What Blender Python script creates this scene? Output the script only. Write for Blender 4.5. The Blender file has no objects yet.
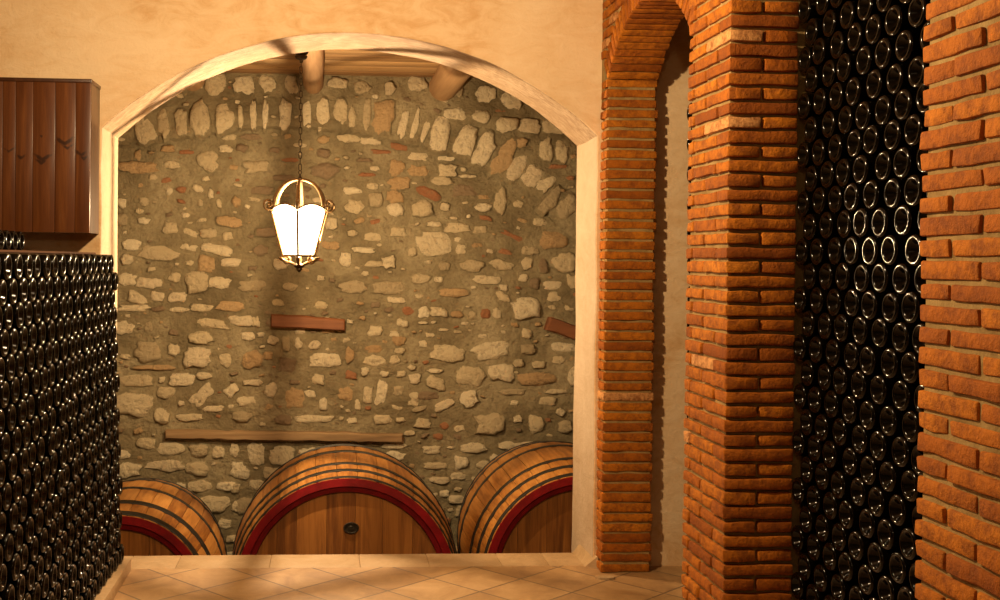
import bpy, bmesh, math, random
import numpy as np
from mathutils import Vector, Matrix, noise
from math import pi, sin, cos, sqrt, atan2, radians

random.seed(11)
rng = np.random.default_rng(11)
SC = bpy.context.scene
COL = SC.collection

# ------------------------------------------------------------------ materials
def new_mat(name):
    m = bpy.data.materials.new(name); m.use_nodes = True
    nt = m.node_tree; nt.nodes.clear()
    out = nt.nodes.new('ShaderNodeOutputMaterial')
    b = nt.nodes.new('ShaderNodeBsdfPrincipled')
    nt.links.new(b.outputs[0], out.inputs[0])
    return m, nt, b, out

def N(nt, t, **kw):
    n = nt.nodes.new('ShaderNode' + t)
    for k, v in kw.items():
        if k in n.inputs: n.inputs[k].default_value = v
        else: setattr(n, k, v)
    return n

def coords(nt, scale=(1, 1, 1), kind='Object'):
    tc = N(nt, 'TexCoord'); mp = N(nt, 'Mapping')
    mp.inputs['Scale'].default_value = scale
    nt.links.new(tc.outputs[kind], mp.inputs[0])
    return mp.outputs[0]

def ramp(nt, fac, stops):
    r = N(nt, 'ValToRGB'); cr = r.color_ramp
    while len(cr.elements) > 1: cr.elements.remove(cr.elements[-1])
    cr.elements[0].position = stops[0][0]; cr.elements[0].color = (*stops[0][1], 1)
    for p, c in stops[1:]:
        e = cr.elements.new(p); e.color = (*c, 1)
    nt.links.new(fac, r.inputs[0])
    return r.outputs[0]

def noise_tex(nt, vec, scale, detail=5, rough=.6, dist=0):
    n = N(nt, 'TexNoise', Scale=scale, Detail=detail, Roughness=rough, Distortion=dist)
    nt.links.new(vec, n.inputs['Vector'])
    return n.outputs['Fac']

def mixc(nt, fac, a, b, mode='MIX'):
    n = nt.nodes.new('ShaderNodeMix'); n.data_type = 'RGBA'; n.blend_type = mode
    for sock, v in ((n.inputs[0], fac), (n.inputs[6], a), (n.inputs[7], b)):
        if isinstance(v, bpy.types.NodeSocket): nt.links.new(v, sock)
        elif isinstance(v, (int, float)): sock.default_value = v
        else: sock.default_value = (*v, 1)
    return n.outputs[2]

def math_n(nt, op, a, b=0.0, c=None):
    n = N(nt, 'Math', operation=op)
    for i, v in enumerate((a, b) if c is None else (a, b, c)):
        if isinstance(v, bpy.types.NodeSocket): nt.links.new(v, n.inputs[i])
        else: n.inputs[i].default_value = v
    return n.outputs[0]

def bump(nt, b, h, strength=.4, dist=.01):
    n = N(nt, 'Bump', Strength=strength, Distance=dist)
    nt.links.new(h, n.inputs['Height']); nt.links.new(n.outputs[0], b.inputs['Normal'])

def attr(nt, name):
    a = N(nt, 'Attribute', attribute_name=name)
    return a.outputs['Fac']

def mat_plaster(name, c1, c2, c3, streak=False, rough=.75):
    m, nt, b, o = new_mat(name)
    v = coords(nt)
    n1 = noise_tex(nt, v, 1.3, 6, .62, .6)
    vs = coords(nt, (1, 1, 2.2))
    n2 = noise_tex(nt, vs, 5.5, 8, .68, 1.2)
    a = math_n(nt, 'ADD', math_n(nt, 'MULTIPLY', n1, .6), math_n(nt, 'MULTIPLY', n2, .4))
    col = ramp(nt, a, [(.37, c3), (.49, c1), (.62, c2)])
    if streak:
        vv = coords(nt, (1.0, 3.0, 1.6))
        n3 = noise_tex(nt, vv, 16, 6, .75, .8)
        f = ramp(nt, n3, [(.44, (0, 0, 0)), (.60, (.9, .9, .9))])
        col = mixc(nt, f, col, (.30, .19, .11))
    nt.links.new(col, b.inputs['Base Color'])
    b.inputs['Roughness'].default_value = rough
    b.inputs['Specular IOR Level'].default_value = .3
    f2 = noise_tex(nt, v, 34, 6, .65)
    bump(nt, b, math_n(nt, 'ADD', f2, math_n(nt, 'MULTIPLY', n2, 1.4)), .35, .012)
    return m

def mat_brick(name='brick_clay'):
    m, nt, b, o = new_mat(name)
    v = coords(nt)
    t = attr(nt, 'tint')
    base = ramp(nt, t, [(0, (.25, .062, .003)), (.35, (.40, .112, .005)), (.8, (.52, .168, .008)), (.94, (.60, .22, .018)), (1, (.66, .32, .11))])
    n1 = noise_tex(nt, v, 26, 7, .7)
    col = mixc(nt, ramp(nt, n1, [(.38, (.75, .75, .75)), (.58, (0, 0, 0))]), base, (.18, .045, .005))
    n2 = noise_tex(nt, v, 70, 4, .7)
    col = mixc(nt, ramp(nt, n2, [(.62, (0, 0, 0)), (.78, (.5, .5, .5))]), col, (.54, .22, .04))
    nt.links.new(col, b.inputs['Base Color'])
    b.inputs['Roughness'].default_value = .82
    b.inputs['Specular IOR Level'].default_value = .25
    bump(nt, b, math_n(nt, 'ADD', n1, math_n(nt, 'MULTIPLY', n2, .6)), .8, .010)
    return m

def mat_mortar(name, c1, c2):
    m, nt, b, o = new_mat(name)
    v = coords(nt)
    n1 = noise_tex(nt, v, 9, 8, .7)
    col = ramp(nt, n1, [(.35, c2), (.62, c1)])
    nt.links.new(col, b.inputs['Base Color'])
    b.inputs['Roughness'].default_value = .9
    b.inputs['Specular IOR Level'].default_value = .15
    bump(nt, b, math_n(nt, 'ADD', noise_tex(nt, v, 60, 5, .7), n1), .6, .008)
    return m

def mat_stone():
    m, nt, b, o = new_mat('fieldstone_and_mortar')
    v = coords(nt)
    t = attr(nt, 'tint'); k = attr(nt, 'isstone')
    stone = ramp(nt, t, [(0, (.45, .355, .205)), (.28, (.74, .61, .37)), (.52, (.90, .78, .52)), (.60, (.52, .345, .17)),
                         (.72, (.62, .43, .22)), (.76, (.42, .185, .085)), (.86, (.46, .22, .105)), (.89, (.29, .205, .12)), (1, (.35, .255, .15))])
    n1 = noise_tex(nt, v, 26, 9, .76)
    stone = mixc(nt, ramp(nt, n1, [(.30, (.8, .8, .8)), (.47, (0, 0, 0))]), stone, (.27, .18, .095))
    n2 = noise_tex(nt, v, 2.1, 7, .66, .4)
    mort = ramp(nt, n2, [(.33, (.205, .163, .086)), (.5, (.36, .295, .165)), (.66, (.52, .435, .26))])
    n3 = noise_tex(nt, v, 30, 6, .7)
    mort = mixc(nt, ramp(nt, n3, [(.3, (.55, .55, .55)), (.52, (0, 0, 0))]), mort, (.19, .135, .075))
    kk = math_n(nt, 'ADD', k, math_n(nt, 'MULTIPLY', math_n(nt, 'SUBTRACT', noise_tex(nt, v, 38, 5, .7), .5), 1.1))
    kk = ramp(nt, kk, [(.42, (0, 0, 0)), (.56, (1, 1, 1))])
    col = mixc(nt, kk, mort, stone)
    nt.links.new(col, b.inputs['Base Color'])
    b.inputs['Roughness'].default_value = .86
    b.inputs['Specular IOR Level'].default_value = .25
    bump(nt, b, math_n(nt, 'ADD', math_n(nt, 'MULTIPLY', n1, 1.5), n3), 1.0, .03)
    return m

def mat_wood(name, dark, mid, light, axis='Z', scale=1.0, rough=.45, coat=0.0, knots=None, tinted=True, grain=1.0):
    m, nt, b, o = new_mat(name)
    st = {'X': (.06, 1, 1), 'Y': (1, .06, 1), 'Z': (1, 1, .06)}[axis]
    v = coords(nt, st)
    if tinted:
        t = attr(nt, 'tint')
        sh = N(nt, 'CombineXYZ'); nt.links.new(math_n(nt, 'MULTIPLY', t, 7.0), sh.inputs[0]); nt.links.new(math_n(nt, 'MULTIPLY', t, 5.0), sh.inputs[2])
        ad = N(nt, 'VectorMath', operation='ADD'); nt.links.new(v, ad.inputs[0]); nt.links.new(sh.outputs[0], ad.inputs[1]); v = ad.outputs[0]
    n1 = noise_tex(nt, v, 22 * scale, 6, .62, .8)
    n2 = noise_tex(nt, v, 85 * scale, 4, .6, .3)
    g = math_n(nt, 'ADD', math_n(nt, 'MULTIPLY', n1, .72), math_n(nt, 'MULTIPLY', n2, .28))
    if tinted: g = math_n(nt, 'ADD', g, math_n(nt, 'MULTIPLY', math_n(nt, 'SUBTRACT', t, .5), .30))
    w = .18 * grain
    col = ramp(nt, g, [(.5 - w, dark), (.5, mid), (.5 + w, light)])
    if knots:
        p = N(nt, 'SeparateXYZ'); nt.links.new(coords(nt), p.inputs[0])
        nz = noise_tex(nt, coords(nt), 30, 4, .6)
        tot = None
        for (kx, kz, kw, kh) in knots:
            kx += 1.55; kz -= 1.662
            dx = math_n(nt, 'ABSOLUTE', math_n(nt, 'SUBTRACT', p.outputs[0], kx))
            dz = math_n(nt, 'SUBTRACT', math_n(nt, 'SUBTRACT', p.outputs[2], kz), math_n(nt, 'MULTIPLY', dx, .62))
            e = math_n(nt, 'ADD', math_n(nt, 'POWER', math_n(nt, 'DIVIDE', dx, kw), 2.0), math_n(nt, 'POWER', math_n(nt, 'DIVIDE', dz, kh), 2.0))
            e = math_n(nt, 'ADD', e, math_n(nt, 'MULTIPLY', math_n(nt, 'SUBTRACT', nz, .5), 4.2))
            tot = e if tot is None else math_n(nt, 'MINIMUM', tot, e)
        f = ramp(nt, tot, [(.1, (.8, .8, .8)), (1.5, (0, 0, 0))])
        col = mixc(nt, f, col, (.016, .006, .003))
    nt.links.new(col, b.inputs['Base Color'])
    b.inputs['Roughness'].default_value = rough
    b.inputs['Coat Weight'].default_value = coat
    b.inputs['Coat Roughness'].default_value = .22
    bump(nt, b, g, .25, .004)
    return m

def mat_plain(name, c, rough=.5, metal=0.0, spec=.5, coat=0.0, nscale=20, var=.25):
    m, nt, b, o = new_mat(name)
    n = noise_tex(nt, coords(nt), nscale, 5, .6)
    lo = tuple(x * (1 - var) for x in c); hi = tuple(min(1, x * (1 + var)) for x in c)
    nt.links.new(ramp(nt, n, [(.35, lo), (.65, hi)]), b.inputs['Base Color'])
    b.inputs['Roughness'].default_value = rough
    b.inputs['Metallic'].default_value = metal
    b.inputs['Specular IOR Level'].default_value = spec
    b.inputs['Coat Weight'].default_value = coat
    bump(nt, b, n, .15, .003)
    return m

def mat_floor():
    m, nt, b, o = new_mat('floor_tiles')
    tc = N(nt, 'TexCoord'); mp = N(nt, 'Mapping')
    mp.vector_type = 'TEXTURE'
    mp.inputs['Location'].default_value = (-.109, 5.242, 0)
    mp.inputs['Rotation'].default_value = (0, 0, radians(41.5))
    mp.inputs['Scale'].default_value = (.305, .305, .305)
    nt.links.new(tc.outputs['Object'], mp.inputs[0])
    s = N(nt, 'SeparateXYZ'); nt.links.new(mp.outputs[0], s.inputs[0])
    def edge(x):
        f = math_n(nt, 'FRACT', x)
        return math_n(nt, 'MINIMUM', f, math_n(nt, 'SUBTRACT', 1.0, f))
    e = math_n(nt, 'MINIMUM', edge(s.outputs[0]), edge(s.outputs[1]))
    v = coords(nt)
    nz = noise_tex(nt, v, 18, 4, .6)
    e2 = math_n(nt, 'ADD', e, math_n(nt, 'MULTIPLY', math_n(nt, 'SUBTRACT', nz, .5), .012))
    g = ramp(nt, e2, [(.010, (1, 1, 1)), (.020, (0, 0, 0))])
    fl = N(nt, 'VectorMath', operation='FLOOR'); nt.links.new(mp.outputs[0], fl.inputs[0])
    wn = N(nt, 'TexWhiteNoise'); nt.links.new(fl.outputs[0], wn.inputs['Vector'])
    n1 = noise_tex(nt, v, 5, 7, .65, .8); n2 = noise_tex(nt, v, 40, 5, .7)
    t = math_n(nt, 'ADD', math_n(nt, 'MULTIPLY', n1, .7), math_n(nt, 'ADD', math_n(nt, 'MULTIPLY', wn.outputs[0], .16), math_n(nt, 'MULTIPLY', n2, .2)))
    col = ramp(nt, t, [(.36, (.26, .130, .042)), (.55, (.42, .235, .085)), (.74, (.56, .35, .155))])
    col = mixc(nt, g, col, (.12, .07, .03))
    nt.links.new(col, b.inputs['Base Color'])
    r = math_n(nt, 'ADD', .46, math_n(nt, 'MULTIPLY', n2, .16))
    b.inputs['Specular IOR Level'].default_value = 1.0
    b.inputs['Coat Weight'].default_value = .45; b.inputs['Coat Roughness'].default_value = .5; b.inputs['Coat IOR'].default_value = 1.7
    nt.links.new(r, b.inputs['Roughness'])
    h = math_n(nt, 'SUBTRACT', math_n(nt, 'ADD', math_n(nt, 'MULTIPLY', n1, .7), math_n(nt, 'MULTIPLY', n2, .12)), math_n(nt, 'MULTIPLY', g, .5))
    bump(nt, b, h, .28, .01)
    return m

def mat_glass_dark():
    m, nt, b, o = new_mat('dark_bottle_glass')
    n = noise_tex(nt, coords(nt), 30, 3, .5)
    nt.links.new(ramp(nt, n, [(.4, (.0015, .0010, .0004)), (.65, (.0035, .0022, .0008))]), b.inputs['Base Color'])
    b.inputs['Roughness'].default_value = .135
    b.inputs['IOR'].default_value = 1.5
    b.inputs['Specular IOR Level'].default_value = .26
    return m

def mat_lit_glass():
    m, nt, b, o = new_mat('lit_lantern_glass')
    nt.nodes.remove(b)
    tr = N(nt, 'BsdfTransparent'); tr.inputs[0].default_value = (.93, .9, .84, 1)
    em = N(nt, 'Emission', Strength=LANTERN_GLOW)
    n = noise_tex(nt, coords(nt), 18, 3, .5)
    nt.links.new(ramp(nt, n, [(.3, (1, .78, .48)), (.7, (1, .84, .58))]), em.inputs[0])
    ad = N(nt, 'AddShader')
    nt.links.new(tr.outputs[0], ad.inputs[0]); nt.links.new(em.outputs[0], ad.inputs[1]); nt.links.new(ad.outputs[0], o.inputs[0])
    return m

# ------------------------------------------------------------------ mesh building
class MB:
    """Collects shapes into one mesh with a per-vertex 'tint' value."""
    def __init__(self): self.v = []; self.f = []; self.t = []; self.k = []; self.mi = []
    def add(self, vs, fs, tint=.5, k=0.0, mi=0):
        o = len(self.v); self.v += [tuple(p) for p in vs]; self.f += [tuple(i + o for i in f) for f in fs]
        self.t += [tint] * len(vs); self.k += (list(k) if isinstance(k, list) else [k] * len(vs)); self.mi += [mi] * len(fs)
    def box(self, a, b, tint=.5, mi=0):
        x0, y0, z0 = a; x1, y1, z1 = b
        vs = [(x, y, z) for x in (x0, x1) for y in (y0, y1) for z in (z0, z1)]
        fs = [(0, 1, 3, 2), (4, 6, 7, 5), (0, 4, 5, 1), (2, 3, 7, 6), (0, 2, 6, 4), (1, 5, 7, 3)]
        self.add(vs, fs, tint, mi=mi)
    def rbox(self, c, d, r=.006, step=.06, tint=.5, M=None, amp=0.0, mi=0):
        """rounded box, half sizes d, softened edges, hand-made wobble amp; M places it"""
        ax = []
        for h in d:
            n = max(1, int(round(2 * (h - r) / step)))
            ax.append([-h] + [-(h - r) + 2 * (h - r) * i / n for i in range(n + 1)] + [h])
        idx = {}; vs = []; fs = []
        def vid(i, j, k):
            key = (i, j, k)
            if key not in idx:
                p = Vector((ax[0][i], ax[1][j], ax[2][k]))
                q = Vector([max(-(h - r), min(h - r, x)) for h, x in zip(d, p)])
                n = p - q
                if n.length > 1e-9: p = q + n.normalized() * r
                idx[key] = len(vs); vs.append(p)
            return idx[key]
        nx, ny, nz = [len(a) - 1 for a in ax]
        for i in range(nx):
            for j in range(ny):
                fs.append((vid(i, j, 0), vid(i, j + 1, 0), vid(i + 1, j + 1, 0), vid(i + 1, j, 0)))
                fs.append((vid(i, j, nz), vid(i + 1, j, nz), vid(i + 1, j + 1, nz), vid(i, j + 1, nz)))
        for i in range(nx):
            for k in range(nz):
                fs.append((vid(i, 0, k), vid(i + 1, 0, k), vid(i + 1, 0, k + 1), vid(i, 0, k + 1)))
                fs.append((vid(i, ny, k), vid(i, ny, k + 1), vid(i + 1, ny, k + 1), vid(i + 1, ny, k)))
        for j in range(ny):
            for k in range(nz):
                fs.append((vid(0, j, k), vid(0, j, k + 1), vid(0, j + 1, k + 1), vid(0, j + 1, k)))
                fs.append((vid(nx, j, k), vid(nx, j + 1, k), vid(nx, j + 1, k + 1), vid(nx, j, k + 1)))
        out = []
        for p in vs:
            w = (M @ p if M else p) + Vector(c)
            if amp:
                w = w + noise.noise_vector(w * 19.0) * amp + noise.noise_vector(w * 70.0) * amp * .35
            out.append(w)
        self.add(out, fs, tint, mi=mi)
    def tube(self, pts, r, seg=8, closed=False, tint=.5, caps=True, mi=0):
        pts = [Vector(p) for p in pts]; n = len(pts); rings = []
        rr = r if isinstance(r, (list, tuple)) else [r] * n
        prev = None
        vs = []; fs = []
        for i, p in enumerate(pts):
            if closed: d = pts[(i + 1) % n] - pts[i - 1]
            else: d = pts[min(i + 1, n - 1)] - pts[max(i - 1, 0)]
            d.normalize()
            if prev is None:
                a = Vector((0, 0, 1)) if abs(d.z) < .9 else Vector((1, 0, 0))
                u = d.cross(a).normalized()
            else: u = (prev - d * prev.dot(d)).normalized()
            prev = u; w = d.cross(u)
            for s in range(seg):
                a = 2 * pi * s / seg; vs.append(p + (u * cos(a) + w * sin(a)) * rr[i])
        m = n if closed else n - 1
        for i in range(m):
            for s in range(seg):
                a = i * seg + s; b = i * seg + (s + 1) % seg; c = ((i + 1) % n) * seg + (s + 1) % seg; e = ((i + 1) % n) * seg + s
                fs.append((a, b, c, e))
        if caps and not closed:
            fs.append(tuple(range(seg - 1, -1, -1))); fs.append(tuple((n - 1) * seg + s for s in range(seg)))
        self.add(vs, fs, tint, mi=mi)
    def lathe(self, prof, seg=32, M=None, tint=.5, mi=0, close=True):
        """prof: (r, h) points around local Z"""
        vs = []; fs = []; rows = []
        for r, h in prof:
            if r < 1e-6:
                rows.append([len(vs)]); vs.append(Vector((0, 0, h)))
            else:
                rows.append(list(range(len(vs), len(vs) + seg)))
                vs += [Vector((r * cos(2 * pi * s / seg), r * sin(2 * pi * s / seg), h)) for s in range(seg)]
        for a, b in zip(rows, rows[1:]):
            for s in range(seg):
                t = (s + 1) % seg
                if len(a) == 1 and len(b) == 1: continue
                if len(a) == 1: fs.append((a[0], b[t], b[s]))
                elif len(b) == 1: fs.append((a[s], a[t], b[0]))
                else: fs.append((a[s], a[t], b[t], b[s]))
        if M: vs = [M @ p for p in vs]
        self.add(vs, fs, tint, mi=mi)
    def prism(self, poly, y0, y1, tint=.5, mi=0, axis='Y'):
        n = len(poly)
        P = (lambda a, h, b: (a, h, b)) if axis == 'Y' else (lambda a, h, b: (h, a, b))
        vs = [P(x, y0, z) for x, z in poly] + [P(x, y1, z) for x, z in poly]
        fs = [tuple(range(n)), tuple(range(2 * n - 1, n - 1, -1))] + [(i, i + n, (i + 1) % n + n, (i + 1) % n) for i in range(n)]
        self.add(vs, fs, tint, mi=mi)
    def mesh(self, name, mats, smooth=True, angle=40):
        me = bpy.data.meshes.new(name)
        me.from_pydata(self.v, [], self.f)
        for m in (mats if isinstance(mats, (list, tuple)) else [mats]): me.materials.append(m)
        a = me.attributes.new('tint', 'FLOAT', 'POINT'); a.data.foreach_set('value', self.t)
        if any(self.k):
            a = me.attributes.new('isstone', 'FLOAT', 'POINT'); a.data.foreach_set('value', self.k)
        if any(self.mi): me.polygons.foreach_set('material_index', self.mi)
        bm = bmesh.new(); bm.from_mesh(me); bmesh.ops.recalc_face_normals(bm, faces=bm.faces); bm.to_mesh(me); bm.free()
        if smooth:
            me.polygons.foreach_set('use_smooth', [True] * len(me.polygons))
            if angle < 180: me.set_sharp_from_angle(angle=radians(angle))
        me.update()
        return me
    def build(self, name, mats, parent=None, smooth=True, angle=40):
        o = bpy.data.objects.new(name, self.mesh(name, mats, smooth, angle)); COL.objects.link(o)
        if parent is not None: o.parent = parent
        return o

def tag(o, label=None, cat=None, group=None, kind=None):
    if label: o['label'] = label
    if cat: o['category'] = cat
    if group: o['group'] = group
    if kind: o['kind'] = kind
    return o

def thing(name, label, cat, loc=(0, 0, 0), rz=0.0, group=None):
    o = bpy.data.objects.new(name, None); COL.objects.link(o)
    o.empty_display_size = .1; o.location = loc; o.rotation_euler = (0, 0, rz)
    return tag(o, label, cat, group)

def structure(name, mb, mats, label=None, cat=None, smooth=True, angle=40):
    o = mb.build(name, mats, None, smooth, angle); o['kind'] = 'structure'
    return tag(o, label, cat)

# ------------------------------------------------------------------ tuning
LANTERN_GLOW = 5.0
LANTERN_POWER = 172.0
LAMP_POWER = 222.0
WARM = (1.0, .74, .46)
WARM2 = (1.0, .73, .42)

M_PLASTER = mat_plaster('ochre_plaster', (.77, .53, .285), (.84, .62, .37), (.63, .365, .15))
M_DARKWALL = mat_wood('dark_ceiling_boards', (.06, .03, .012), (.10, .05, .02), (.15, .08, .035), 'Y', .5, .7, tinted=False)
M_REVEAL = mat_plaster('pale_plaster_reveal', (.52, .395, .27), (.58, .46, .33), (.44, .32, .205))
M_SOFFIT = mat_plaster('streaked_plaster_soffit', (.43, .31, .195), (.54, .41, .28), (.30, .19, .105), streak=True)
M_BRICK = mat_brick()
M_MORTAR = mat_mortar('sandy_mortar', (.38, .25, .095), (.22, .135, .045))
M_STONE = mat_stone()
M_FLOOR = mat_floor()
M_SILL = mat_plaster('threshold_stone', (.47, .315, .165), (.54, .38, .22), (.38, .245, .12), rough=.5)
M_ROUGH = mat_mortar('cellar_render', (.30, .23, .15), (.20, .15, .09))
M_BOTTLE = mat_glass_dark()
M_OAK = mat_wood('oak_staves', (.25, .088, .016), (.46, .19, .036), (.62, .30, .075), 'Y', 1.0, .42, .25)
M_HEAD = mat_wood('oak_head_boards', (.10, .030, .006), (.24, .084, .015), (.40, .155, .030), 'Z', 1.0, .45, .2)
M_HOOP = mat_plain('hoop_iron', (.042, .038, .030), .5, .6)
M_RED = mat_plain('red_painted_chime', (.20, .0035, .006), .42, 0, .4, nscale=12)
M_RED2 = mat_plain('dark_red_chime_edge', (.155, .003, .005), .45, 0, .4, nscale=12)
M_BUNG = mat_plain('bung_metal', (.09, .075, .055), .35, .8)
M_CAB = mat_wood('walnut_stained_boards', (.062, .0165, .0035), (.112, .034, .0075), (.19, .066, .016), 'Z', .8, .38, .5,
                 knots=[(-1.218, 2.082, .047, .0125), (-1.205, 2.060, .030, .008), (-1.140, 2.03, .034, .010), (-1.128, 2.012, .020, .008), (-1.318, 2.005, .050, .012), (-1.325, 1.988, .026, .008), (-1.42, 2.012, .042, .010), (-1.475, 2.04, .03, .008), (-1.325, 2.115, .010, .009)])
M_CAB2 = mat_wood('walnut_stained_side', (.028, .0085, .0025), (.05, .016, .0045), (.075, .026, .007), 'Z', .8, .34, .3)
M_SHELF = mat_wood('dull_shelf_wood', (.05, .018, .006), (.085, .032, .010), (.12, .048, .015), 'Y', .6, .85)
M_SHELF.node_tree.nodes['Principled BSDF'].inputs['Specular IOR Level'].default_value = .1
M_BEAMW = mat_wood('ceiling_timber', (.23, .12, .045), (.39, .225, .09), (.52, .325, .145), 'X', .5, .6)
M_LOG = mat_wood('log_timber', (.20, .105, .045), (.33, .19, .088), (.44, .27, .13), 'Y', .5, .6)
M_INSET = mat_wood('dark_inset_timber', (.11, .036, .011), (.17, .058, .017), (.24, .09, .03), 'X', .6, .7)
M_INSET2 = mat_wood('weathered_inset_timber', (.13, .075, .032), (.25, .155, .07), (.36, .24, .12), 'X', .6, .8)
M_IRON = mat_plain('lantern_wrought_iron', (.20, .125, .055), .38, .85, nscale=40)
M_IRON_DARK = mat_plain('dark_wrought_iron', (.055, .036, .02), .45, .8, nscale=40)
M_PANE = mat_lit_glass()
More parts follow.
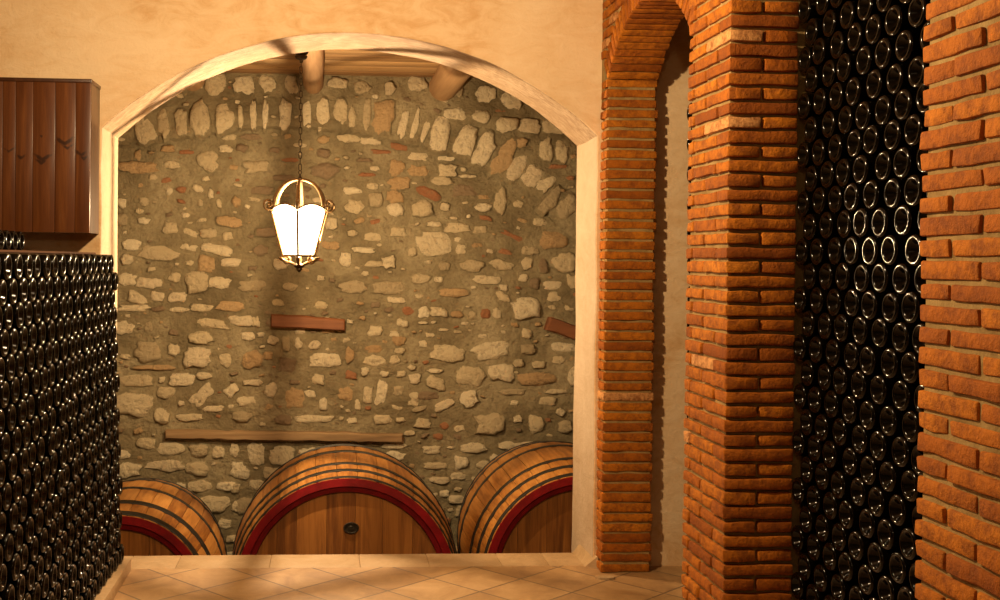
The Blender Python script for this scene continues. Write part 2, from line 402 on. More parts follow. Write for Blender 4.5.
STONES="""-0.781,2.804,0.136,0.158,0,0;-0.577,2.799,0.144,0.122,0,0;-0.411,2.811,0.105,0.115,0,0;-0.231,2.815,0.087,0.123,0,0;0.11,2.825,0.131,0.08,0,0;-1.268,2.473,0.121,0.221,8,0;-1.147,2.511,0.071,0.207,8,0;-1.019,2.521,0.079,0.186,6,0;-0.883,2.552,0.129,0.222,4,0;-0.711,2.555,0.122,0.187,3,0;-0.596,2.565,0.036,0.165,2,0;-0.506,2.584,0.05,0.209,1,0;-0.42,2.593,0.043,0.188,0,0;-0.279,2.592,0.087,0.21,0,0;-0.12,2.588,0.058,0.174,0,0;0.0,2.601,0.094,0.211,0,0;0.123,2.604,0.08,0.211,0,0;0.431,2.589,0.146,0.227,-3,1;0.207,2.575,0.051,0.153,-2,0;0.314,2.589,0.051,0.212,-4,0;0.578,2.536,0.059,0.183,-14,0;0.666,2.537,0.044,0.198,-14,0;0.749,2.517,0.044,0.213,-17,0;0.853,2.47,0.133,0.228,-14,0;1.038,2.427,0.148,0.214,-21,0;1.169,2.358,0.126,0.237,-24,0;1.318,2.302,0.126,0.252,-29,1;1.418,2.228,0.104,0.223,-32,0;1.528,2.17,0.112,0.164,-35,0;1.635,2.13,0.097,0.149,-37,0;1.667,1.998,0.09,0.202,-39,0;1.794,1.946,0.12,0.157,-44,0;0.271,2.799,0.117,0.087,0,0;0.475,2.796,0.073,0.088,0,0;0.68,2.83,0.132,0.103,0,0;0.96,2.618,0.147,0.081,0,0;1.147,2.605,0.133,0.089,0,0;1.333,2.55,0.148,0.111,0,0;1.511,2.54,0.156,0.097,0,0;1.373,2.734,0.148,0.141,0,0;1.182,2.769,0.141,0.118,0,0;1.69,2.534,0.157,0.104,0,0;1.632,2.366,0.089,0.157,0,0;1.752,2.358,0.09,0.142,0,0;1.723,2.247,0.142,0.03,0,2;1.294,2.648,0.074,0.022,0,2;0.975,2.792,0.074,0.096,0,0;0.18,2.434,0.153,0.058,0,0;0.345,2.415,0.146,0.058,0,0;0.56,2.375,0.117,0.051,-14,2;0.421,2.339,0.132,0.029,0,2;0.305,2.276,0.117,0.029,0,3;0.698,2.308,0.147,0.059,0,0;0.904,2.3,0.118,0.037,0,0;0.377,2.218,0.066,0.037,0,0;0.328,2.169,0.117,0.029,0,2;0.536,2.221,0.095,0.11,0,1;0.699,2.204,0.154,0.081,0,1;0.915,2.212,0.125,0.088,0,0;1.053,2.17,0.118,0.03,0,0;0.864,2.131,0.155,0.059,0,0;0.563,2.112,0.147,0.088,0,1;0.777,2.042,0.177,0.066,-24,2;0.213,2.05,0.139,0.051,0,0;0.358,2.087,0.08,0.051,0,0;0.525,2.012,0.117,0.088,0,1;0.388,1.985,0.095,0.095,0,0;0.233,1.934,0.139,0.095,0,0;0.526,1.914,0.117,0.088,0,0;0.734,1.924,0.154,0.118,0,0;0.896,1.943,0.059,0.059,0,0;1.184,1.945,0.119,0.067,0,0;1.309,1.99,0.089,0.178,0,0;1.441,1.97,0.067,0.059,0,0;1.183,2.018,0.081,0.03,0,1;1.035,2.062,0.177,0.089,0,3;0.823,1.815,0.096,0.037,0,0;0.986,1.79,0.17,0.066,0,0;1.156,1.779,0.096,0.052,0,0;0.825,1.669,0.236,0.162,0,0;1.006,1.7,0.089,0.037,0,0;1.022,1.63,0.074,0.067,0,0;0.662,1.611,0.059,0.066,0,0;1.093,1.51,0.17,0.081,0,0;1.315,1.522,0.193,0.067,-7,0;1.519,1.536,0.075,0.089,0,0;1.635,1.515,0.067,0.09,0,3;1.799,1.539,0.165,0.135,0,0;1.711,1.705,0.187,0.12,0,1;1.601,1.84,0.104,0.06,0,0;1.529,1.632,0.127,0.075,0,0;1.351,1.616,0.089,0.037,-14,2;1.402,1.734,0.171,0.037,-24,2;1.2,1.864,0.096,0.03,-14,2;0.3,1.619,0.161,0.044,0,0;0.384,1.715,0.132,0.059,0,0;0.216,1.742,0.073,0.044,0,0;0.556,1.753,0.117,0.073,0,0;0.167,1.549,0.087,0.095,0,0;0.379,1.517,0.132,0.044,0,0;0.488,1.533,0.088,0.088,0,0;0.9,1.508,0.074,0.066,0,0;1.212,1.41,0.185,0.067,0,0;1.57,1.385,0.075,0.075,0,3;1.48,1.425,0.067,0.052,0,0;1.704,1.373,0.142,0.06,0,0;1.851,1.403,0.075,0.097,0,0;0.227,1.348,0.19,0.088,0,0;0.503,1.343,0.235,0.095,0,0;0.722,1.411,0.132,0.074,0,0;0.856,1.407,0.059,0.044,0,0;0.962,1.315,0.207,0.066,0,1;0.543,1.255,0.117,0.044,0,0;1.329,1.287,0.104,0.059,-24,0;1.339,1.354,0.059,0.045,0,0;1.716,1.287,0.097,0.067,0,0;1.505,1.204,0.209,0.142,0,0;1.289,1.162,0.067,0.082,0,0;1.205,1.158,0.074,0.067,0,2;1.108,1.15,0.052,0.059,0,0;0.993,1.152,0.089,0.044,0,1;0.858,1.17,0.125,0.066,0,0;0.749,1.169,0.088,0.081,0,0;1.841,1.207,0.097,0.045,0,0;0.391,1.027,0.103,0.081,0,0;0.535,1.006,0.073,0.044,0,0;1.514,1.016,0.075,0.067,0,0;0.795,1.0,0.059,0.029,0,0;1.187,0.998,0.059,0.037,0,0;0.898,1.038,0.066,0.022,0,0;1.002,1.024,0.059,0.022,0,0;0.743,1.088,0.066,0.022,0,0;1.053,1.086,0.059,0.022,0,0;0.937,0.869,0.244,0.118,-7,0;1.252,0.893,0.252,0.126,4,0;1.527,0.898,0.104,0.075,0,0;1.8,0.912,0.18,0.067,-4,0;1.615,0.68,0.269,0.105,0,1;1.102,0.7,0.193,0.141,0,0;1.324,0.731,0.164,0.126,0,0;1.457,0.798,0.067,0.06,0,0;1.607,0.786,0.097,0.052,0,0;1.86,0.696,0.068,0.135,0,0;0.688,0.677,0.074,0.074,0,0;0.841,0.648,0.155,0.096,-24,0;0.835,0.736,0.103,0.037,0,0;1.087,0.538,0.141,0.111,0,0;0.904,0.486,0.155,0.066,22,0;0.786,0.552,0.155,0.066,0,3;0.675,0.525,0.074,0.096,0,0;0.72,0.456,0.103,0.037,15,0;1.415,0.583,0.171,0.045,0,0;1.416,0.502,0.097,0.037,0,0;1.677,0.514,0.12,0.06,0,0;1.744,0.587,0.157,0.037,0,0;1.243,0.349,0.193,0.156,0,0;1.455,0.384,0.067,0.052,0,0;1.589,0.347,0.105,0.12,0,0;1.812,0.327,0.105,0.09,0,0;0.176,0.562,0.102,0.095,0,1;0.345,0.558,0.066,0.117,0,0;0.444,0.578,0.081,0.169,-11,0;0.27,0.485,0.044,0.073,0,0;0.568,0.588,0.073,0.073,0,0;0.456,0.375,0.132,0.066,0,0;0.229,0.371,0.066,0.044,0,0;0.751,0.349,0.118,0.066,0,0;0.656,0.28,0.074,0.037,0,0;0.87,0.253,0.066,0.044,0,2;0.544,0.184,0.169,0.044,0,0;0.819,0.155,0.14,0.059,0,0;1.13,0.169,0.185,0.067,0,0;1.38,0.186,0.119,0.06,0,0;1.517,0.186,0.149,0.052,0,0;0.393,0.808,0.161,0.081,0,0;0.385,0.892,0.117,0.059,0,1;0.203,0.853,0.058,0.117,0,1;0.537,0.816,0.073,0.059,0,0;0.662,0.76,0.066,0.037,0,0;0.745,0.934,0.059,0.044,0,0;0.564,0.959,0.095,0.066,0,1;0.576,0.882,0.073,0.044,0,0;0.319,0.73,0.059,0.059,0,0;0.46,0.713,0.066,0.037,0,0;0.585,0.713,0.066,0.044,0,0;0.843,0.037,0.162,0.052,0,0;0.871,-0.07,0.148,0.052,0,0;1.014,-0.042,0.111,0.052,0,0;1.015,-0.138,0.052,0.03,0,0;1.016,-0.213,0.126,0.067,0,0;1.049,-0.303,0.096,0.082,0,0;1.035,0.062,0.096,0.089,0,0;0.555,0.111,0.14,0.059,0,0;1.203,0.036,0.097,0.059,0,0;1.291,0.088,0.067,0.067,0,0;0.919,-0.17,0.074,0.044,0,0;1.107,-0.422,0.089,0.067,0,0;-0.868,-0.109,0.158,0.086,0,0;-0.673,-0.11,0.159,0.065,0,0;-0.759,-0.241,0.18,0.115,0,0;-0.602,-0.263,0.072,0.072,0,0;-0.693,-0.383,0.101,0.065,0,0;-0.62,-0.493,0.101,0.058,0,0;-1.008,-0.109,0.065,0.057,0,0;-0.466,0.127,0.108,0.145,0,0;-0.278,0.119,0.174,0.123,0,0;-0.583,0.003,0.13,0.115,0,0;-0.356,-0.012,0.116,0.08,0,0;-0.623,-0.125,0.072,0.072,0,0;-0.457,-0.099,0.123,0.072,0,0;-0.528,-0.252,0.145,0.116,0,0;-0.075,0.133,0.16,0.073,0,0;-0.625,0.151,0.065,0.094,0,0;-1.352,0.482,0.249,0.164,0,0;-1.144,0.397,0.107,0.1,0,0;-0.944,0.392,0.201,0.057,0,0;-1.264,0.203,0.121,0.079,0,0;-1.073,0.163,0.179,0.093,0,0;-0.884,0.149,0.122,0.108,0,0;-0.74,0.134,0.086,0.086,0,0;-1.42,0.12,0.093,0.057,0,0;-1.37,0.012,0.178,0.107,0,0;-1.12,0.04,0.265,0.079,0,0;-0.883,0.018,0.158,0.101,0,0;-1.42,1.038,0.135,0.092,0,0;-1.249,1.046,0.057,0.078,0,0;-0.799,1.078,0.223,0.057,-9,0;-0.576,1.094,0.159,0.072,0,0;-0.884,0.971,0.158,0.086,0,0;-1.248,0.872,0.171,0.136,0,0;-1.065,0.881,0.072,0.086,0,0;-0.893,0.831,0.208,0.136,0,0;-0.696,0.81,0.086,0.094,0,0;-0.494,0.811,0.144,0.116,0,1;-0.386,0.843,0.065,0.058,0,1;-0.256,0.931,0.051,0.101,0,0;-0.169,0.932,0.051,0.087,0,0;-0.046,0.922,0.087,0.058,0,0;0.028,0.813,0.218,0.102,0,0;-0.243,0.776,0.123,0.102,0,3;-1.211,0.753,0.286,0.036,0,1;-1.332,0.655,0.221,0.078,0,0;-1.149,0.663,0.043,0.043,0,0;-1.003,0.664,0.172,0.086,0,0;-0.849,0.693,0.101,0.05,0,0;-0.503,0.646,0.13,0.043,0,0;-1.117,0.562,0.122,0.086,0,0;-0.859,0.555,0.194,0.101,38,0;-0.651,0.589,0.108,0.072,38,0;-0.362,0.593,0.087,0.101,0,0;-0.187,0.528,0.123,0.145,0,1;-0.079,0.568,0.087,0.051,0,0;0.021,0.495,0.058,0.095,0,0;-0.014,0.67,0.087,0.08,0,0;-0.779,0.454,0.144,0.043,0,0;-0.535,0.512,0.144,0.065,0,0;-0.57,0.396,0.159,0.072,0,0;-0.048,0.382,0.277,0.051,0,0;-0.273,0.374,0.123,0.065,0,3;-1.009,0.493,0.043,0.036,0,0;-0.532,0.985,0.087,0.058,0,0;-0.351,0.957,0.08,0.058,0,0;-0.475,1.087,0.058,0.072,0,0;-1.448,1.938,0.064,0.071,0,0;-1.288,1.954,0.071,0.057,0,0;-1.109,2.029,0.043,0.057,0,0;-0.807,2.012,0.036,0.072,0,0;-0.627,1.959,0.072,0.072,0,1;-0.749,1.947,0.036,0.057,0,0;-0.885,1.945,0.036,0.05,0,0;-1.44,1.818,0.078,0.085,0,0;-1.287,1.81,0.078,0.05,0,0;-1.098,1.769,0.093,0.079,0,0;-0.676,1.818,0.201,0.079,0,1;-0.952,1.728,0.1,0.05,-19,0;-0.826,1.729,0.115,0.072,0,0;-0.685,1.709,0.072,0.058,0,0;-1.379,1.636,0.128,0.078,0,0;-1.175,1.581,0.271,0.1,0,0;-0.968,1.626,0.115,0.05,-9,0;-0.753,1.61,0.208,0.072,-11,0;-0.838,1.505,0.122,0.115,0,1;-0.652,1.514,0.144,0.058,0,0;-1.403,1.535,0.085,0.078,0,0;-0.96,1.511,0.05,0.036,0,0;-0.909,1.381,0.158,0.165,0,0;-0.744,1.368,0.158,0.086,0,0;-1.402,1.387,0.114,0.092,0,0;-1.249,1.364,0.157,0.078,0,0;-1.06,1.409,0.086,0.071,0,0;-0.509,1.351,0.188,0.079,0,0;-1.334,1.257,0.135,0.078,-24,0;-1.044,1.26,0.114,0.064,0,0;-1.187,1.267,0.093,0.064,0,0;-0.656,1.202,0.187,0.072,0,1;-0.864,1.186,0.158,0.05,0,0;-1.367,1.182,0.206,0.043,0,0;-1.036,1.173,0.122,0.036,0,0;-0.005,1.214,0.095,0.051,0,0;-0.007,1.411,0.058,0.036,0,0;-0.231,1.344,0.101,0.058,0,0;-0.305,1.51,0.101,0.072,0,0;0.062,1.813,0.087,0.087,0,0;-0.83,2.25,0.143,0.115,0,0;-0.482,2.216,0.173,0.087,0,0;-1.088,2.217,0.121,0.057,0,0;-1.323,2.199,0.256,0.078,0,1;-0.709,2.339,0.093,0.057,0,0;-1.12,2.332,0.086,0.05,0,1;-0.674,2.426,0.101,0.043,0,0;-1.333,2.285,0.043,0.071,0,1;-0.519,2.429,0.137,0.043,0,3;0.004,2.191,0.189,0.102,0,3;-1.222,2.128,0.05,0.043,0,0;-0.844,2.123,0.05,0.036,0,0;-0.988,2.312,0.1,0.029,0,2;-0.24,2.267,0.116,0.029,0,2;-0.349,2.337,0.072,0.036,0,3;-0.169,2.377,0.087,0.036,0,0;-0.289,2.135,0.159,0.043,0,3;-0.992,1.857,0.057,0.036,0,0;-0.44,2.046,0.144,0.058,0,3;-0.02,1.979,0.102,0.036,0,0;0.056,1.652,0.116,0.058,0,1;-0.38,1.742,0.159,0.065,0,3;-0.436,1.611,0.101,0.072,0,3"""
# ------------------------------------------------------------------ the setting
YA, YB = 5.60, 6.06                    # arch wall, near and far plane
XL, XR = -1.088, 1.385                 # jambs of the big arch
ZS, ZC = 2.183, 2.677                  # springing and crown
XW = 1.40                              # face of the brick arcade
ZTOP = 3.15

# floor of the hall, with its end at the drop into the barrel cellar
mb = MB(); mb.box((-2.3, -1.6, -.14), (2.6, 5.62, 0.0))
structure('floor', mb, M_FLOOR, 'diagonally laid beige stone tile floor', 'floor', smooth=False)
mb = MB()
x = -2.2; i = 0
rnd = random.Random(5)
while x < 1.50:
    w = rnd.uniform(.24, .48); x1 = min(x + w, 1.50)
    mb.rbox(((x + x1) / 2, 5.745, -.049), ((x1 - x) / 2 - .0004, .125, .05), .004, .08, rnd.random(), amp=.0012)
    x = x1
structure('trim_1', mb, M_SILL, 'pale stone threshold strip under the big arch', 'threshold')
mb = MB(); mb.box((-2.3, 5.62, -1.62), (2.6, 5.85, -.10))
structure('wall_below', mb, M_ROUGH, 'low wall under the threshold', 'wall', smooth=False)

# arch wall: front face, back face, jambs and soffit from one strip round the opening
def arch_pts(n=48):
    hs = (XR - XL) / 2; cx = (XR + XL) / 2; rise = ZC - ZS
    R = (hs * hs + rise * rise) / (2 * rise); zc = ZC - R
    a0 = math.asin(hs / R)
    return [(cx + R * sin(-a0 + 2 * a0 * i / n), zc + R * cos(-a0 + 2 * a0 * i / n)) for i in range(n + 1)]
AP = arch_pts()
mb = MB()
XO0, XO1 = -2.3, 2.6
def wob(p, s=.006):
    q = Vector(p); n = noise.noise_vector(q * 3.1) * s + noise.noise_vector(q * 11.0) * s * .4
    return q + Vector((n.x, 0, n.z))
BZ = -.12
loop = [(XL, BZ + (ZS - BZ) * i / 22) for i in range(22)] + AP + [(XR, ZS + (BZ - ZS) * (i + 1) / 22) for i in range(22)]
def outer(p, i):
    if i < 22: return (XO0, p[1])
    if i > len(loop) - 23: return (XO1, p[1])
    return None
for (Y, mi) in ((YA, 0), (YB, 0)):
    # left and right of the opening
    nL = 12
    for s, X0, X1, rng_ in ((0, XO0, XL, range(0, 22)), (1, XR, XO1, range(len(loop) - 23, len(loop) - 1))):
        for i in rng_:
            za, zb = loop[i][1], loop[i + 1][1]
            if s == 0: xa0, xb0 = XO0, XO0; pa, pb = loop[i], loop[i + 1]
            else: xa0, xb0 = XO1, XO1; pa, pb = loop[i], loop[i + 1]
            A = wob((pa[0], Y, pa[1])); B = wob((pb[0], Y, pb[1]))
            mb.add([A, B, (xb0, Y, zb), (xa0, Y, za)], [(0, 1, 2, 3)], mi=mi)
    # above: columns of quads up to the top
    for i in range(22, 22 + len(AP) - 1):
        A = wob((loop[i][0], Y, loop[i][1])); B = wob((loop[i + 1][0], Y, loop[i + 1][1]))
        mb.add([A, B, (loop[i + 1][0], Y, ZTOP), (loop[i][0], Y, ZTOP)], [(0, 1, 2, 3)], mi=mi)
    mb.add([(XO0, Y, ZS), wob((XL, Y, ZS)), (XL, Y, ZTOP), (XO0, Y, ZTOP)], [(0, 1, 2, 3)], mi=mi)
    mb.add([wob((XR, Y, ZS)), (XO1, Y, ZS), (XO1, Y, ZTOP), (XR, Y, ZTOP)], [(0, 1, 2, 3)], mi=mi)
for i in range(len(loop) - 1):
    n = 8; soff = 22 <= i < 22 + len(AP) - 1
    for j in range(n):
        y0 = YA + (YB - YA) * j / n; y1 = YA + (YB - YA) * (j + 1) / n
        ps = [wob((loop[i][0], y0, loop[i][1])), wob((loop[i + 1][0], y0, loop[i + 1][1])), wob((loop[i + 1][0], y1, loop[i + 1][1])), wob((loop[i][0], y1, loop[i][1]))]
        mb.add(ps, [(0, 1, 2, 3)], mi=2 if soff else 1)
for x in (XO0, XO1):
    mb.add([(x, YA, BZ), (x, YB, BZ), (x, YB, ZTOP), (x, YA, ZTOP)], [(0, 1, 2, 3)])
mb.add([(XO0, YA, ZTOP), (XO1, YA, ZTOP), (XO1, YB, ZTOP), (XO0, YB, ZTOP)], [(0, 1, 2, 3)])
for x0, x1 in ((XO0, XL), (XR, XO1)):
    mb.add([(x0, YA, BZ), (x1, YA, BZ), (x1, YB, BZ), (x0, YB, BZ)], [(0, 1, 2, 3)])
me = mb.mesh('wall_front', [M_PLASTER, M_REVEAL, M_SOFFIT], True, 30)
bm = bmesh.new(); bm.from_mesh(me); bmesh.ops.remove_doubles(bm, verts=bm.verts, dist=.0004)
bmesh.ops.recalc_face_normals(bm, faces=bm.faces); bm.to_mesh(me); bm.free(); me.set_sharp_from_angle(angle=radians(30))
o = bpy.data.objects.new('wall_front', me); COL.objects.link(o); o['kind'] = 'structure'
tag(o, 'peach plaster wall with a wide low arch', 'wall')
bv = o.modifiers.new('worn_edges', 'BEVEL'); bv.width = .008; bv.segments = 2; bv.limit_method = 'ANGLE'; bv.angle_limit = radians(50)

# mortar fillet at the foot of the right jamb
mb = MB()
vs = [(XR + .02, 5.56, -.01), (XR + .02, 5.56, .065), (XR - .045, 5.60, -.01), (XR + .02, 5.87, -.01), (XR + .02, 5.87, .075), (XR - .05, 5.87, -.01)]
mb.add([Vector(p) + noise.noise_vector(Vector(p) * 9) * .004 for p in vs], [(0, 1, 2), (3, 5, 4), (1, 4, 5, 2), (0, 3, 4, 1), (0, 2, 5, 3)])
structure('trim_2', mb, M_SILL, 'mortar fillet at the foot of the right arch jamb', 'fillet', smooth=False)

# other walls and ceiling of the hall
mb = MB(); mb.box((-2.45, -1.6, -.1), (-2.3, 6.06, ZTOP)); structure('wall_left', mb, M_DARKWALL, smooth=False)
mb = MB(); mb.box((2.6, -1.6, -.1), (2.75, 6.06, ZTOP)); structure('wall_right', mb, M_DARKWALL, smooth=False)
mb = MB(); mb.box((-2.45, -1.75, -.1), (2.75, -1.6, ZTOP)); structure('wall_rear', mb, M_DARKWALL, smooth=False)
mb = MB(); mb.box((-2.45, -1.75, ZTOP), (2.75, 6.06, ZTOP + .12)); structure('ceiling', mb, M_DARKWALL, smooth=False)

# ---------------------------------------------------------------- bricks
COURSE, BH = .0503, .0385
def br(mb, c, d, M=None, rnd=random, tint=None):
    t = rnd.betavariate(2.2, 2.2) * .93 if tint is None else tint
    if rnd.random() < .025 and tint is None: t = 1.0
    mb.rbox(c, (d[0] / 2 + rnd.uniform(-.002, .002), d[1] / 2, d[2] / 2 + rnd.uniform(-.0016, .0016)), .0055, .06, t, M, .0042, mi=0)

def run_y(mb, x, y0, y1, z, pattern, rnd, depth=.10, rev=False):
    """one course on a face X = x (bricks reach back in +X); pattern of lengths measured from y0 up (rev: from y1 down)"""
    pos = 0.0; k = 0; L = y1 - y0
    while pos < L - .012:
        ln = pattern[k] if k < len(pattern) else pattern[-1]
        ln = min(ln, L - pos)
        a, b = (y0 + pos, y0 + pos + ln) if not rev else (y1 - pos - ln, y1 - pos)
        px = x + rnd.uniform(-.0025, .0025)
        br(mb, (px + depth / 2, (a + b) / 2, z), (depth, b - a, BH), rnd=rnd)
        pos += ln + .011; k += 1

# near pillar (its edge ends the bottle niche)
rnd = random.Random(21)
mb = MB()
PN1 = 2.545
for c in range(60):
    z = .03 + COURSE * c
    if not (.30 < z < 2.55):
        pat = [.12, .24] if c % 2 else [.24]
    pat = [.12, .238] if c % 2 else [.238]
    run_y(mb, XW, 1.25, PN1, z, pat, rnd, .11, rev=True)
mb.box((XW + .0085, 1.24, 0), (2.0, PN1 - .016, ZTOP), mi=1)
structure('brick_pillar', mb, [M_BRICK, M_MORTAR], 'orange brick pillar on the near side of the bottle niche', 'pillar')

# middle pillar: its face on X = XW and its frontal return on Y = PM0
rnd = random.Random(8)
mb = MB()
PM0, PM1 = 3.80, 4.235
XRT = 1.648
for c in range(62):
    z = .027 + COURSE * c
    if c % 2:      # corner brick is a stretcher of the return, a header on the face
        ln = XRT - XW
        br(mb, (XW + ln / 2 + rnd.uniform(-.002, .002), PM0 + .0575, z), (ln, .115, BH), rnd=rnd)
        run_y(mb, XW, PM0 + .126, PM1, z, [.238, .06], rnd, .11)
    else:          # corner brick is a stretcher of the face, the return shows two headers
        br(mb, (XW + .058 + rnd.uniform(-.002, .002), PM0 + .12, z), (.116, .24, BH), rnd=rnd)
        br(mb, (XW + .1865, PM0 + .06, z), (.122, .115, BH), rnd=rnd)
        run_y(mb, XW, PM0 + .251, PM1, z, [.19], rnd, .11)
    # back edge of the pillar, seen through the arch
    br(mb, (XW + .115 + .085, PM1 - .055, z), (.165, .11, BH), rnd=rnd)
mb.box((XW + .0125, PM0 + .022, 0), (1.685, PM1 - .012, ZTOP), mi=1)
mb.box((1.68, PM0 + .33, 0), (2.05, PM1 - .012, ZTOP), mi=1)
structure('brick_pillar', mb, [M_BRICK, M_MORTAR], 'orange brick pillar between the small arch and the bottle niche', 'pillar')

# small brick arch: far jamb, ring of voussoirs, spandrels
rnd = random.Random(31)
mb = MB()
JF, JB, XJ = 5.475, 5.60, 1.657            # jamb front, back, and depth in X
AC, AHS, AZ, ACR = (PM1 + JF) / 2, (JF - PM1) / 2, 2.45, 2.715
rise = ACR - AZ; AR = (AHS ** 2 + rise ** 2) / (2 * rise); AZC = ACR - AR
RING = .122
for c in range(49):
    z = .024 + COURSE * c
    if z > AZ - .01: break
    ln = XJ - XW - .004 + rnd.uniform(-.006, .006)
    br(mb, (XW + ln / 2, (JF + JB) / 2, z), (ln, JB - JF - .012 + rnd.uniform(-.004, .004), BH), rnd=rnd)
mb.box((XW + .014, JF + .014, 0), (XJ - .012, JB, AZ), mi=1)
a0 = math.asin(AHS / AR)
nv = int(2 * a0 * AR / .0475)
for i in range(nv):
    a = -a0 + 2 * a0 * (i + .5) / nv
    rr = AR + RING / 2
    M = Matrix.Rotation(-a, 4, 'X')
    ln = XJ - XW + rnd.uniform(-.004, .004)
    # local: X depth, Y along the arc, Z radial
    t = rnd.betavariate(2.2, 2.2) * .9
    mb.rbox((XW + ln / 2, AC + rr * sin(a), AZC + rr * cos(a)), (ln / 2, .0375 / 2, RING / 2), .006, .08, t, M, .0022, mi=0)
# mortar body of the ring
vs = []; fs = []
nn = 40
for i in range(nn + 1):
    a = -a0 + 2 * a0 * i / nn
    for x in (XW + .011, XJ - .011):
        for r in (AR + .011, AR + RING - .01): vs.append((x, AC + r * sin(a), AZC + r * cos(a)))
for i in range(nn):
    p = i * 4; q = p + 4
    fs += [(p, p + 1, q + 1, q), (p + 2, q + 2, q + 3, p + 3), (p, q, q + 2, p + 2), (p + 1, p + 3, q + 3, q + 1)]
fs += [(0, 2, 3, 1), (nn * 4, nn * 4 + 1, nn * 4 + 3, nn * 4 + 2)]
mb.add(vs, fs, mi=1)
# spandrel courses outside the ring
Ro = AR + RING + .006
for c in range(49, 63):
    z = .024 + COURSE * c
    if z + BH / 2 < AZ: continue
    dz = max(0.0, z - BH / 2 - AZC)
    h = sqrt(max(0, Ro * Ro - dz * dz)) if dz < Ro else 0
    if h > 0:
        a = AC + h
        if a < JB - .03: run_y(mb, XW, a, JB - .004, z, [.238] if c % 2 else [.12, .238], rnd, .11, rev=True)
        b = AC - h
        if b > PM1 + .03: run_y(mb, XW, PM1 + .004, b, z, [.12, .238] if c % 2 else [.238], rnd, .11)
    else:
        run_y(mb, XW, PM1 + .004, JB - .004, z, [.238] if c % 2 else [.12, .238], rnd, .11)
def spand(y0, y1):
    n = 14
    for i in range(n):
        ya = y0 + (y1 - y0) * i / n; yb = y0 + (y1 - y0) * (i + 1) / n
        za = AZC + sqrt(max(0, (Ro - .02) ** 2 - (ya - AC) ** 2)) if abs(ya - AC) < Ro - .02 else AZ
        zb = AZC + sqrt(max(0, (Ro - .02) ** 2 - (yb - AC) ** 2)) if abs(yb - AC) < Ro - .02 else AZ
        za = max(za, AZ); zb = max(zb, AZ)
        v = [(x, y, z) for x in (XW + .013, XJ - .013) for (y, z) in ((ya, za), (yb, zb), (yb, ZTOP), (ya, ZTOP))]
        mb.add(v, [(0, 1, 2, 3), (7, 6, 5, 4), (0, 4, 5, 1), (1, 5, 6, 2), (2, 6, 7, 3), (3, 7, 4, 0)], mi=1)
spand(PM1, JB)
mb.box((XW + .004, JB - .05, AZ - .12), (XJ - .02, JB, ZTOP), mi=1)
structure('brick_arch', mb, [M_BRICK, M_MORTAR], 'narrow brick arch between the plaster wall and the brick pillar', 'arch')

# back of the bottle niche and a ledge for the stack
mb = MB(); mb.box((2.06, 2.5, 0), (2.16, 3.85, ZTOP)); structure('wall_niche', mb, M_ROUGH, smooth=False)

# ---------------------------------------------------------------- barrel cellar
mb = MB(); mb.box((-2.7, 5.85, -1.75), (3.1, 8.5, -1.62)); structure('floor_cellar', mb, M_ROUGH, smooth=False)
mb = MB(); mb.box((-2.85, 5.85, -1.75), (-2.7, 8.5, 3.1)); structure('wall_cellar_left', mb, M_ROUGH, smooth=False)
mb = MB(); mb.box((3.1, 5.85, -1.75), (3.25, 8.5, 3.1)); structure('wall_cellar_right', mb, M_ROUGH, smooth=False)

YS = 8.20
CURVE = [(-2.7, 1.95), (-1.9, 2.26), (-1.473, 2.347), (-1.246, 2.365), (-0.889, 2.429), (-0.459, 2.495), (-0.17, 2.493), (0.194, 2.47), (0.56, 2.404), (0.854, 2.343), (1.077, 2.251), (1.337, 2.145), (1.449, 2.088), (1.638, 1.929), (1.751, 1.812), (1.888, 1.666), (2.15, 1.25), (2.3, .9), (3.2, .88)]
CX = [c[0] for c in CURVE]; CZ = [c[1] for c in CURVE]
def relief(x, z):
    """how far the wall stands out: the old relieving arch and all above it is 5.5 cm proud"""
    zc = float(np.interp(x, CX, CZ))
    return .055 if z > zc else 0.0
ST = [tuple(float(a) for a in s.split(',')) for s in STONES.split(';')]
# fill the rest with smaller stones
placed = [(s[0], s[1], max(s[2], s[3]) / 2, min(s[2], s[3]) / 2, s[2], s[3]) for s in ST]
def free(x, z, w, h, gap):
    for (sx, sz, R, r, sw, sh) in placed:
        if abs(x - sx) < (w + sw) / 2 + gap and abs(z - sz) < (h + sh) / 2 + gap: return False
    return True
rnd = random.Random(77)
for (wmin, wmax, tries, gap) in ((.16, .28, 500, .035), (.09, .17, 1500, .025), (.045, .09, 2600, .022), (.022, .045, 2600, .012)):
    for _ in range(tries):
        x = rnd.uniform(-2.65, 3.0); z = rnd.uniform(-1.3, 2.85)
        inview = -1.55 < x < 1.95 and z > -.45
        if inview and wmin > .06: continue
        if z < -.7 and wmin < .09: continue
        if not inview and wmin < .03: continue
        w = rnd.uniform(wmin, wmax); h = w * rnd.uniform(.38, .75)
        if not free(x, z, w, h, gap): continue
        zc = float(np.interp(x, CX, CZ))
        if abs(z - zc) < h / 2 + .02: continue
        if -1.13 < x < .62 and .19 < z < .33: continue
        tone = rnd.choices([0, 1, 2, 3], [5, 2, 1.3, 3])[0]
        ST.append((x, z, w, h, rnd.uniform(-18, 18), tone)); placed.append((x, z, w / 2, h / 2, w, h))
mb = MB()
nx, nz = 330, 275
x0, x1, z0, z1 = -2.7, 3.1, -1.62, 3.05
xs = np.linspace(x0, x1, nx + 1); zs = np.linspace(z0, z1, nz + 1)
vs = []
